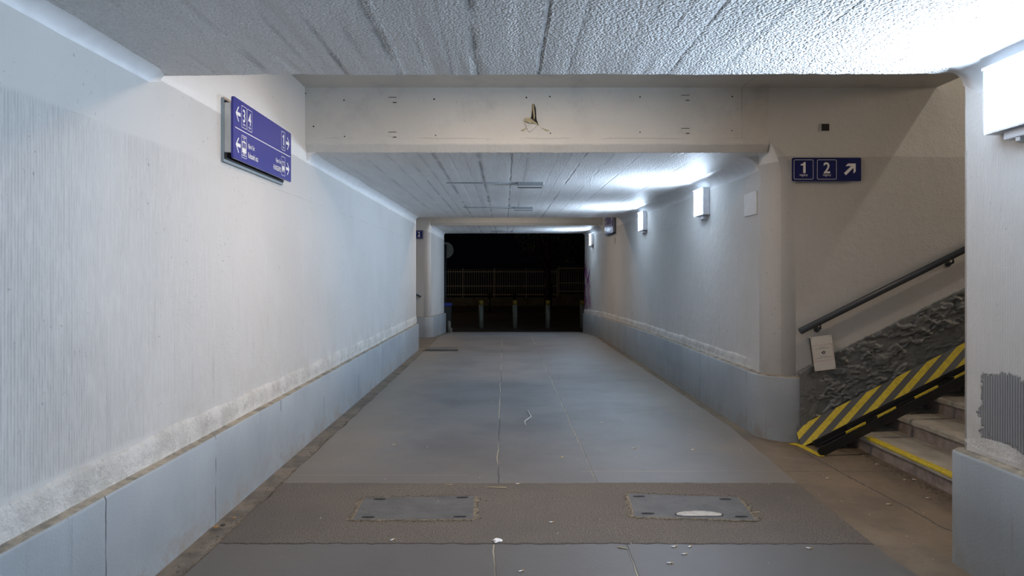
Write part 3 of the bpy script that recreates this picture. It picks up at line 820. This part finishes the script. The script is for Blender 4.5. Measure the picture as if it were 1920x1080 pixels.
# notice plate under the handrail
t = thing('notice_plate', 'tilted white notice with thin red frame hanging under the handrail start', 'notice', (2.872, D2-.035, .650))
t.rotation_euler = (0, math.radians(-7.5), 0)
w_, h_ = .196, .318
bm = nb(); poly(bm, [(p[0], -.050, p[1]) for p in rrect(0, w_, 0, h_, .003)], (0, .004, 0)); pl = obj('plate', bm, 'notice', t)
bm = nb(); bx(bm, .02, w_-.02, -.046, .034, .02, h_-.02); obj('spacer', bm, 'sign_back', t)
bm = nb(); frame(bm, .008, w_-.010, .088, .238, .0005, .0016, -.0508); obj('frame_line', bm, 'notice_red', pl)
def scrib(x0, x1, z, h):
    bm = nb(); x = x0; r = random.Random(int(z*1e4))
    while x < x1:
        wl = r.uniform(.003, .011); rect(bm, x, min(x+wl, x1), z, z+h, -.0508); x += wl+.0018
    obj('print_line', bm, 'ink', pl)
scrib(.070, .122, .213, .0026); scrib(.035, .165, .199, .003); scrib(.068, .128, .131, .0026); scrib(.018, .178, .115, .003)
bm = nb(); cx, cz = .103, .163
P = [(cx+.015*math.cos(a), cz+.015*math.sin(a)) for a in (k*PI/8 for k in range(16))]
Q = [(cx+.006*math.cos(a), cz+.006*math.sin(a)) for a in (k*PI/8 for k in range(16))]
for k in range(16): flat(bm, [P[k], P[(k+1) % 16], Q[(k+1) % 16], Q[k]], -.0508)
for dz, a in ((.006, .026), (0, .03), (-.006, .026)): rect(bm, cx-a*.85, cx-.008, cz+dz-.0018, cz+dz+.0018, -.0509)
rect(bm, cx+.008, cx+.022, cz+.003, cz+.006, -.0509); rect(bm, cx-.008, cx+.01, cz-.001, cz+.001, -.0509)
obj('emblem', bm, 'ink', pl)
for x, z in ((.008, .01), (w_-.012, .012), (.008, h_-.012), (w_-.012, h_-.01)):
    bm = nb(); tube(bm, [(x, -.0525, z), (x, -.049, z)], .0035, 8); obj('screw', bm, 'ink', t)

# ------------------------------------------------------------------ wall lamps
def wall_lamp(label, y_near, zb):
    t = thing('wall_lamp', label, 'lamp', (XR, y_near+.40, zb), -PI/2, 'square fluorescent lamps along the right wall')
    Lw, H, Dp = .40, .33, .078
    bm = nb(); th = .010
    bx(bm, 0, Lw, -.012, 0, 0, H, bev=.002)
    bx(bm, 0, th, -Dp-.008, -.012, 0, H); bx(bm, Lw-th, Lw, -Dp-.008, -.012, 0, H); bx(bm, th, Lw-th, -Dp, -.012, 0, th); bx(bm, th, Lw-th, -Dp-.022, -.012, H-th, H)
    obj('housing', bm, 'lamp_house', t)
    bm = nb(); n = 8; g = []
    for i in range(n+1):
        row = []
        for j in range(n+1):
            u, v = i/n, j/n; b = (4*u*(1-u)*4*v*(1-v))**.35*min(1, (1-v)*1.6)
            row.append(bm.verts.new((th+.002+u*(Lw-2*th-.004), -(Dp-.014)-.020*b, th+.002+v*(H-2*th-.004))))
        g.append(row)
    for a, b in zip(g, g[1:]):
        for j in range(n): bm.faces.new((a[j], b[j], b[j+1], a[j+1])).smooth = True
    obj('diffuser', bm, 'diffuser', t)
    bm = nb(); bx(bm, .10, .30, -.055, 0, -.045, 0, bev=.004); bx(bm, .17, .20, -.05, -.02, -.065, -.04, bev=.003); obj('junction_bracket', bm, 'lamp_house', t)
    return t
lamp = wall_lamp('nearest wall lamp, large and glaring at the right edge of the photo', 3.07, 2.245)
LG = 'square fluorescent lamps along the right wall'
dup(lamp, (XR, 8.37+.40, 2.272), -PI/2, 'glowing wall lamp with visible grey side, nearest one inside the middle tunnel', LG)
dup(lamp, (XR, 12.03+.40, 2.32), -PI/2, 'glowing wall lamp in the middle tunnel, just nearer than the far hanging sign', LG)
dup(lamp, (XR, 19.2+.40, 2.355), -PI/2, 'smallest, farthest wall lamp, beside the night exit above the graffiti', LG)
dup(lamp, (XR, -.25, 2.245), -PI/2, 'wall lamp on the right wall, out of view behind the camera', LG)

# old dead ceiling luminaires with surface conduit
def ceil_fix(label, px, py, y, zc, wd, cond):
    x = (px-VX)*y/F
    t = thing('ceiling_luminaire', label, 'lamp', (x, y, zc), 0, 'dead ceiling luminaires')
    bm = nb(); bx(bm, -wd/2, wd/2, 0, .30, -.042, .02, bev=.004); obj('housing', bm, 'metal_grey', t)
    bm = nb(); bx(bm, -wd/2+.004, wd/2-.012, .05, .17, -.046, -.040); obj('tube_strip', bm, 'paper', t)
    bm = nb(); bx(bm, -wd/2+.01, wd/2-.01, .18, .28, -.045, -.039); obj('dark_slot', bm, 'void', t)
    bm = nb(); tube(bm, [(-wd/2, .02, -.010), (-wd/2-cond, .03, -.008)], .009, 8); obj('conduit', bm, 'metal_grey', t)
    return t
ceil_fix('nearest unlit metal box luminaire on the middle tunnel ceiling', 995, 346, 8.75, 2.715, .325, .9)
ceil_fix('second unlit metal luminaire on the middle tunnel ceiling, before the far lintel', 982, 390, 12.2, 2.738, .325, .9)
ceil_fix('faint unlit luminaire on the ceiling of the short exit tunnel', 972, 434, 19.9, 2.804, .34, .6)

# ------------------------------------------------------------------ small wall fittings
t = tag(obj('junction_box_cover', (lambda b: (bx(b, -.005, .009, -.17, .17, -.115, .115, bev=.004), b)[1])(nb()), 'cove'), 'square painted cover plate on the right wall before the rounded corner', 'cover plate')
t.location = (XR-.008, 6.97, 2.255)
t = thing('wall_box', 'small dark square recess box in the plaster above the 1 2 sign', 'box', (3.005, D2, 2.925))
bm = nb(); bx(bm, -.042, .042, -.006, .03, -.038, .038, bev=.002); obj('rim', bm, 'stair_wall', t)
bm = nb(); bx(bm, -.036, .036, -.008, .01, -.032, .032); obj('opening', bm, 'void', t)
for px, py, lb in ((736, 187, 'small sealed anchor patch at upper left of the lintel'), (736, 252, 'small sealed anchor patch at lower left of the lintel'),
                   (1285, 183, 'small sealed anchor patch at upper right of the lintel'), (1285, 245, 'small sealed anchor patch at lower right of the lintel')):
    p = at(px, py, D2); th = thing('anchor_patch', lb, 'patch', p, 0, 'sealed anchor patches on the lintel')
    bm = nb(); bx(bm, -.038, .038, -.004, .01, -.022, .022, bev=.002); obj('filler', bm, 'lintel', th)
    bm = nb(); bx(bm, -.038, .038, -.005, .0, .018, .024); obj('crack', bm, 'sign_back', th); bm = nb(); bx(bm, .005, .038, -.0055, .0, -.03, -.022); obj('crack', bm, 'sign_back', th)
# torn cable outlet in the middle of the lintel
p = at(1001, 215, D2); t = thing('torn_cable_outlet', 'broken cable outlet with dark slot and peeled paint in the middle of the lintel', 'cable outlet', (p.x, D2, p.z))
bm = nb(); poly(bm, [(-.024, -.004, -.02), (-.012, -.004, .09), (.004, -.004, .10), (.018, -.004, .06), (.024, -.004, -.04), (.045, -.004, -.10), (-.01, -.004, -.07), (-.035, -.004, -.045)], (0, .02, 0)); obj('slot', bm, 'void', t)
bm = nb(); tube(bm, [(-.006, -.008, .095), (-.004, -.014, .04), (.002, -.018, -.02), (.0, -.020, -.05)], [.008, .009, .008, .004], 8); obj('cable_stub', bm, 'peel', t)
bm = nb(); poly(bm, [(-.09, -.028, -.065), (-.062, -.034, -.035), (-.03, -.018, -.038), (.0, -.012, -.06), (.055, -.006, -.105), (-.01, -.03, -.085), (-.045, -.036, -.085)], (0, .003, .001)); obj('peeled_flap', bm, 'peel', t)
bm = nb(); poly(bm, [(-.085, -.012, -.07), (-.045, -.02, -.088), (-.008, -.018, -.09), (.02, -.014, -.075), (.03, -.010, -.10), (-.01, -.012, -.14), (-.045, -.012, -.165), (-.07, -.010, -.12)], (0, .006, 0)); obj('paint_sheet', bm, 'lintel', t)
for s, a in ((-1, .10), (1, .12)):
    bm = nb(); poly(bm, [(s*.06, -.004, -.12), (s*a, -.008, -.155), (s*(a+.03), -.003, -.150)], (0, .005, 0)); obj('paint_flake', bm, 'peel', t)
# vertical slot on far right wall
bm = nb(); bx(bm, -.003, .002, -.012, .012, -.07, .07); o = tag(obj('wall_slot', bm, 'void'), 'thin vertical dark slot in the right wall below the far hanging sign', 'slot'); o.location = (XR-.002, 15.55, 2.30)

# graffiti near the exit
bm = nb(); r = random.Random(5)
for k in range(40):
    y = r.uniform(20.1, 21.35); z = 2.0-1.4*(k/40)+r.uniform(-.1, .1); n = 9; prev = None
    a = r.uniform(-.9, .9); l = r.uniform(.25, .6); cv = r.uniform(-1.4, 1.4)
    for i in range(n+1):
        s = i/n; yy = min(21.42, max(20.0, y+math.sin(a+cv*s*2)*l*s)); zz = z-l*.7*s; wd = .034+.02*math.sin(s*PI)
        q = [bm.verts.new((XR-.004, yy-wd, zz)), bm.verts.new((XR-.004, yy+wd, zz+.01))]
        if prev: bm.faces.new((prev[0], prev[1], q[1], q[0]))
        prev = q
for y, z0, z1 in ((20.6, 1.0, .45), (20.95, .9, .50), (21.2, 1.1, .4), (20.35, .9, .55)):
    bm.faces.new([bm.verts.new(v) for v in ((XR-.004, y-.012, z0), (XR-.004, y+.012, z0), (XR-.004, y+.008, z1), (XR-.004, y-.008, z1))])
tag(obj('graffiti', bm, 'graffiti'), 'purple spray-painted scrawl with drips on the right wall at the exit', 'graffiti')

# ------------------------------------------------------------------ floor covers
def cover(label, corners, hole=None, slots=()):
    ps = [fl(*c) for c in corners]; cen = sum(ps, Vector())/4
    t = thing('floor_cover', label, 'floor cover', (cen.x, cen.y, 0))
    loc = [p-cen for p in ps]
    bm = nb(); poly(bm, [(p.x, p.y, .004) for p in loc], (0, 0, -.03)); pl = obj('plate', bm, 'plate', t)
    # crumbled joint round the plate
    bm = nb(); r = random.Random(len(label))
    for a, b in zip(loc, loc[1:]+loc[:1]):
        n = int((b-a).length/.012); d = (b-a).normalized(); nn = Vector((d.y, -d.x, 0))
        if nn.dot(a) < 0: nn = -nn
        for i in range(n):
            p = a.lerp(b, i/n)+nn*(.006+abs(r.gauss(0, .018))); s = r.uniform(.003, .008)
            v = [bm.verts.new((p.x+s*math.cos(k*2.1+i), p.y+s*math.sin(k*2.1+i), .0015)) for k in range(3)]; tp = bm.verts.new((p.x, p.y, .002+s*.8))
            for k in range(3): bm.faces.new((v[k], v[(k+1) % 3], tp))
    ru = obj('crumbled_joint', bm, 'rubble', t); ru['kind'] = 'stuff'
    bm = nb(); vo, vi = [], []
    for a, b in zip(loc, loc[1:]+loc[:1]):
        d = (b-a).normalized(); nn = Vector((d.y, -d.x, 0)); nn = nn if nn.dot(a) > 0 else -nn
        side = abs(d.y) > .7
        for k in range(30):
            p = a.lerp(b, k/30); e = .5+.9*nz(p.x*16, p.y*16, 3)+.5*nz(p.x*45, p.y*45, 5); wd = max(.003, (.030 if side else .011)*(e+.35))
            q = p+nn*wd; vo.append(bm.verts.new((q.x, q.y, .0020))); q = p-nn*.004; vi.append(bm.verts.new((q.x, q.y, .0048)))
    for k in range(len(vo)): bm.faces.new((vo[k], vo[(k+1) % len(vo)], vi[(k+1) % len(vo)], vi[k]))
    obj('seam', bm, 'rubble', t)
    for (px, py) in slots:
        q = fl(px, py)-cen; bm = nb()
        v = []
        for k in range(14):
            a = 2*PI*k/14; rr = 1+.25*nz(k*1.3, px); v.append((q.x+.042*rr*math.cos(a), q.y+.014*rr*math.sin(a), .0052))
        poly(bm, v, (0, 0, .0015)); obj('lifting_slot', bm, 'void', t)
    if hole:
        (px, py, rx, ry) = hole; q = fl(px, py)-cen
        for sc, zz, mt, nm in ((1.07, .0050, 'void', 'break_rim'), (1.0, .0066, 'mortar', 'mortar_patch')):
            v = []
            for k in range(36):
                a = 2*PI*k/36; rr = sc*(1+.14*nz(k*.5, 3)); yy = math.sin(a); yy = max(yy, -.55)
                v.append((q.x+rx*rr*math.cos(a)*(1 if yy > -.5 else .97), q.y+ry*rr*yy, zz))
            bm = nb(); poly(bm, v, (0, 0, .0012)); obj(nm, bm, mt, t)
    return t
cover('unbroken rectangular floor cover in the brown strip, left of the centre joint', [(683, 934), (890, 931), (888, 975), (660, 976)], None, ((712, 937), (867, 934), (862, 970), (690, 971)))
cover('floor cover with a broken pale mortar patch at its near edge, right side', [(1177, 926), (1383, 933), (1419, 977), (1189, 970)], (1311, 966, .145, .06), ((1198, 932), (1360, 937), (1215, 964), (1390, 970)))
cover('distant flat floor cover beside the left gutter near the far stairs', [(803, 651.5), (859, 651), (857, 655.5), (800, 655.5)], None, ())

# ------------------------------------------------------------------ litter
def butt(px, py, ang, lab, ln=.032):
    p = fl(px, py); t = thing('cigarette_butt', lab, 'cigarette butt', (p.x, p.y, .0045 if abs(p.x) < 2.1 else -.008), math.radians(ang), 'cigarette butts on the floor')
    bm = nb(); tube(bm, [(-ln/2, 0, 0), (ln*.15, 0, 0)], .0038, 8); obj('paper_roll', bm, 'paper', t)
    bm = nb(); tube(bm, [(ln*.15, 0, 0), (ln/2, 0, 0)], .0039, 8); obj('filter_tip', bm, 'filter', t)
for px, py, a, lb in (
    (1667, 943, -10, 'white cigarette butt on the brown apron, nearest the corner pillar'),
    (1741, 931, -5, 'cigarette butt beside the pillar on the brown apron'),
    (1645, 868, 15, 'cigarette butt at the foot of the lowest step, far end'),
    (1697, 897, 30, 'cigarette butt at the foot of the lowest step, near end'),
    (1715, 897, -40, 'bright bit of cigarette at the step foot beside the plinth'),
    (1552, 894, 12, 'cigarette butt on the apron between cover and ramp foot'),
    (1264, 1026, 14, 'cigarette butt on the near grey slab, right of the joint'),
    (1283, 1040, 8, 'shorter cigarette butt just right of another on the near slab'),
    (1517, 1029, -20, 'cigarette butt on the near slab at its right side'),
    (1256, 1057, 0, 'fat pale cigarette butt low on the near slab'),
    (736, 1013, 45, 'cigarette butt left on the brown strip near its front seam'),
    (1300, 844, -8, 'white cigarette butt on the grey asphalt before the apron'),
    (739, 835, -10, 'brownish cigarette butt on the left asphalt lane'),
    (971, 908, 0, 'small white crumb of cigarette on the strip edge beside the centre joint'),
    (1034, 980, 10, 'small bright cigarette crumb between the two floor covers'),
    (977, 1072, 30, 'small crumpled cigarette end at the bottom edge of the floor'),
    (1189, 841, 0, 'faint cigarette butt right of the second joint'),
    (1129, 793, 0, 'tiny cigarette butt far along the right lane'),
    (404, 988, 20, 'white cigarette butt in the left gutter'),
    (1293, 1026, 40, 'tiny cigarette crumb beside others on the near slab')):
    butt(px, py, a, lb)
def crumple(name, px, py, s, mat, lab, cat, ht=.25, zo=0, flatn=1.0):
    p = fl(px, py); bm = nb(); bmesh.ops.create_icosphere(bm, subdivisions=3, radius=s)
    for v in bm.verts:
        n = 1+.55*noise.noise(v.co/s*1.7+Vector((px, py, 0))); v.co *= n; v.co.z = max(v.co.z*ht, -.001); v.co.y *= flatn
    o = tag(obj(name, bm, mat), lab, cat); o.location = (p.x, p.y, .004+zo); return o
crumple('paper_scrap', 933, 1015, .026, 'paper', 'crumpled white paper scrap lying on the front seam beside the centre joint', 'paper', .35)
crumple('pebble', 1054, 858, .011, 'straw', 'small yellowish pebble on the right asphalt lane', 'pebble', .8)
crumple('dry_leaf', 404, 988.5, .016, 'leaf', 'dark dry leaf in the left gutter', 'leaf', .3)
crumple('dry_leaf', 418, 986, .016, 'bark', 'curled dark leaf right of another in the left gutter', 'leaf', .35)
crumple('dry_leaf', 439, 972, .011, 'leaf', 'small reddish leaf by the left gutter edge', 'leaf', .35)
crumple('dry_leaf', 1168, 655, .028, 'leaf', 'brown leaf in the far right gutter', 'leaf', .4)
crumple('dry_leaf', 758, 685, .026, 'leaf', 'brown leaf far along the left gutter', 'leaf', .4)
crumple('dry_leaf', 701, 731, .022, 'leaf', 'brown leaf halfway along the left gutter', 'leaf', .4)
def twig(pts, lab, mat='straw', r=.0022):
    P = [fl(*q) for q in pts]; bm = nb(); tube(bm, [(p.x, p.y, .004) for p in P], r, 6)
    tag(obj('straw_stalk', bm, mat), lab, 'straw')
twig(((990, 771), (996, 782), (984, 790), (985, 797)), 'bent pale straw stalk in the middle of the asphalt', 'paper', .004)
twig(((914, 914.5), (950, 915)), 'straight straw stalk at the far edge of the brown strip', r=.003)
twig(((835, 909.5), (848, 909.5)), 'short straw stalk at the strip edge, left of the centre joint')
twig(((1158, 1027), (1176, 1030)), 'straw stalk lying across the second joint on the near slab', r=.003)
twig(((1412, 962), (1424, 961)), 'short straw stalk at the right end of the broken floor cover')
# dust and grit along the gutters and at the foot of the lowest step: nobody could count it
def grit(name, lab, fn, n, s0, s1, mat, seed):
    r = random.Random(seed); bm = nb()
    for i in range(n):
        x, y, z = fn(r); s = r.uniform(s0, s1)**1; a = r.uniform(0, 6)
        v = [bm.verts.new((x+s*math.cos(a+k*2.1)*r.uniform(.6, 1.6), y+s*math.sin(a+k*2.1), z)) for k in range(3)]; tp = bm.verts.new((x, y, z+s*.6))
        for k in range(3): bm.faces.new((v[k], v[(k+1) % 3], tp))
    o = tag(obj(name, bm, mat), lab, 'grit'); o['kind'] = 'stuff'
grit('gutter_grit', 'loose grit and crumbs along the left gutter', lambda r: (-1.65-abs(r.gauss(0, .05)), r.uniform(2.4, 14), -.014), 900, .003, .008, 'rubble', 1)
grit('gutter_grit', 'loose grit and crumbs along the right gutter', lambda r: (2.41-abs(r.gauss(0, .05)), r.uniform(6.9, 17), floor_z(9)-.012), 700, .003, .010, 'rubble', 2)
grit('step_rubble', 'crumbled mortar and straw at the foot of the lowest step', lambda r: (3.14-abs(r.gauss(0, .05)), r.uniform(4.5, 6.0), -.013), 500, .003, .011, 'rubble', 3)
grit('pale_crumbs', 'pale crumbs scattered over the underpass floor', lambda r: (r.uniform(-1.5, 2.9), r.uniform(2.9, 9), .003), 70, .002, .006, 'paper', 4)

# ------------------------------------------------------------------ the street outside
G0 = -.45
def bollard(px, lab):
    d = 25.7; x = (px-VX)*d/F
    t = thing('bollard', lab, 'bollard', (x, d, G0), 0, 'bollards outside the exit')
    bm = nb(); tube(bm, [(0, 0, 0), (0, 0, .86)], .09, 24); obj('shaft', bm, 'bollard', t)
    bm = nb(); tube(bm, [(0, 0, .86), (0, 0, 1.0), (0, 0, 1.03)], [.0915, .0915, .07], 24); obj('painted_top', bm, 'bollard_top', t)
for px, lb in ((902, 'leftmost of the four yellow-topped bollards outside'), (965.7, 'second bollard from the left outside the exit'),
               (1027.4, 'third bollard from the left outside, in front of the tree trunk'), (1092, 'rightmost bollard, partly hidden by the exit wall')): bollard(px, lb)
DF = 43.8; kf = DF/F
bm = nb(); bx(bm, (780-VX)*kf, (1046-VX)*kf, DF-.15, DF+.15, G0, EYE-43.5*kf); bx(bm, (1046-VX)*kf, (1180-VX)*kf, DF-.15, DF+.15, G0, EYE-37*kf)
struct('wall_back', bm, 'kerbwall')
def fence(lab, px0, px1, base, rails, top, posts):
    t = thing('picket_fence', lab, 'fence', ((px0-VX)*kf, DF, EYE-(base-VY)*kf))
    ox, oz = (px0-VX)*kf, EYE-(base-VY)*kf
    X = lambda px: (px-VX)*kf-ox
    Z = lambda py: EYE-(py-VY)*kf-oz
    for px in posts:
        bm = nb(); bx(bm, X(px)-.026, X(px)+.026, -.03, .03, 0, Z(top-1), bev=.004); obj('post', bm, 'fence', t)
    for py in rails:
        bm = nb(); bx(bm, 0, X(px1), -.02, .02, Z(py)-.03, Z(py)+.03); obj('rail', bm, 'fence', t)
    px = px0+2
    while px < px1:
        bm = nb(); bx(bm, X(px)-.013, X(px)+.013, .02, .045, Z(base-3), Z(top)); obj('picket', bm, 'fence', t); px += 4.42
fence('pale picket fence on a low wall across the dark street, lower long run', 790, 1046, 557.5, (509.6, 536.5, 552.5), 504.5, (809, 868, 927, 986.7, 1045))
fence('shorter stepped-up picket fence run at the right behind the bollards', 1047, 1130, 551, (503, 530.5, 546.5), 500, (1048, 1106))
# round sign seen from behind on a pole
d = 25.0; p = at(835, 469, d); t = thing('street_sign', 'round traffic sign seen from behind on a dark pole, left of the exit', 'traffic sign', (p.x, d, G0))
bm = nb(); tube(bm, [(0, -.04, 0), (0, -.04, p.z-G0+.2)], .055, 16); obj('pole', bm, 'bin_dark', t)
bm = nb(); n = 40; tube(bm, [(0, .03, p.z-G0), (0, .045, p.z-G0)], .295, n); obj('disc', bm, 'concrete_post', t)
# bin, block post and crate next to the left exit wall
d = 23.4; p0, p1 = at(834, 0, d), at(846, 0, d)
t = thing('litter_bin', 'dark street bin with a blue lid at the left edge of the exit', 'bin', ((p0.x+p1.x)/2, d, G0)); w2 = (p1.x-p0.x)/2+.01
bm = nb(); v0 = [(-w2*.85, -w2*.8, .02), (w2*.85, -w2*.8, .02), (w2*.85, w2*.8, .02), (-w2*.85, w2*.8, .02)]; v1 = [(x*1.15, y*1.15, .92) for x, y, z in v0]
a = [bm.verts.new(q) for q in v0]; b = [bm.verts.new(q) for q in v1]; bm.faces.new(a); bm.faces.new(b)
for k in range(4): bm.faces.new((a[k], a[(k+1) % 4], b[(k+1) % 4], b[k]))
obj('body', bm, 'bin_dark', t)
bm = nb(); bx(bm, -w2*1.1, w2*1.1, -w2, w2, .92, 1.03, bev=.02); obj('lid', bm, 'bin_blue', t)
bm = nb()
for s in (-1, 1): tube(bm, [(s*w2*.7-.03, w2*.6, .05), (s*w2*.7+.03, w2*.6, .05)], .05, 14)
obj('wheels', bm, 'black', t)
p = at(841, 600, 22.6); bm = nb(); tube(bm, [(0, 0, 0), (0, 0, .42), (0, 0, .47)], [.065, .06, .035], 14); o = tag(obj('concrete_post', bm, 'concrete_post'), 'short pale concrete post in front of the blue-lidded bin', 'post'); o.location = (p.x, 22.75, G0)
p = at(845.5, 612, 22.4); bm = nb(); bx(bm, -.035, .035, -.03, .03, 0, .25, bev=.012); o = tag(obj('kerb_block', bm, 'concrete_post'), 'small pale block on the ground beside the short concrete post outside', 'block'); o.location = (p.x, 22.5, G0)
for px, top, lb in ((918, 551, 'short dark post in front of the fence, left one'), (964, 550, 'short dark post in front of the fence, right one')):
    d = 36.0; x = (px-VX)*d/F; h = EYE-(top-VY)*d/F-G0
    t = thing('short_post', lb, 'post', (x, d, G0)); bm = nb(); tube(bm, [(0, 0, 0), (0, 0, h-.2)], .06, 12); obj('shaft', bm, 'black', t)
    bm = nb(); tube(bm, [(0, 0, h-.2), (0, 0, h-.1), (0, 0, h)], [.10, .16, .09], 12); obj('cap', bm, 'black', t)

def tree(lab, x, y, trunk_h, crown, seed, nl, rt=.28):
    r = random.Random(seed); t = thing('tree', lab, 'tree', (x, y, G0), 0, 'trees behind the fence')
    bm = nb(); tube(bm, [(0, 0, 0), (.05, 0, trunk_h*.4), (-.05, .1, trunk_h*.8), (.1, 0, trunk_h*1.3)], [rt, rt*.8, rt*.6, rt*.25], 14)
    tk = obj('trunk', bm, 'bark', t, True)
    for k in range(5):
        a = k*1.26+seed; bm = nb(); tube(bm, [(0, 0, trunk_h*(.6+.08*k)), (math.cos(a)*.9, math.sin(a)*.9, trunk_h*(.9+.1*k)), (math.cos(a)*1.8, math.sin(a)*1.8, trunk_h*(1.15+.12*k))], [rt*.35, rt*.22, .03], 8)
        obj('branch', bm, 'bark', t, True)
    bm = nb(); cs = []
    for k in range(26): cs.append((Vector((r.gauss(0, crown*.45), r.gauss(0, crown*.4), trunk_h*1.35+r.gauss(0, crown*.38))), r.uniform(.35, .8)))
    for k in range(nl):
        c, s = r.choice(cs); q = c+Vector((r.gauss(0, s*.5), r.gauss(0, s*.5), r.gauss(0, s*.4))); l = r.uniform(.05, .10)
        a = Vector((r.uniform(-1, 1), r.uniform(-1, 1), r.uniform(-1, 1))).normalized(); b = a.orthogonal().normalized()
        bm.faces.new([bm.verts.new(q-a*l), bm.verts.new(q+b*l*.5), bm.verts.new(q+a*l), bm.verts.new(q-b*l*.5)])
    obj('foliage', bm, 'foliage', t)
x = (1027-VX)*40/F
tree('dark street tree standing in front of the fence, trunk behind the third bollard', x, 40, 3.4, 1.3, 3, 1100, .26)
tree('faintly lit leafy tree behind the fence at the right of the exit', (1085-VX)*48/F, 48, 3.0, 3.0, 5, 4500, .25)
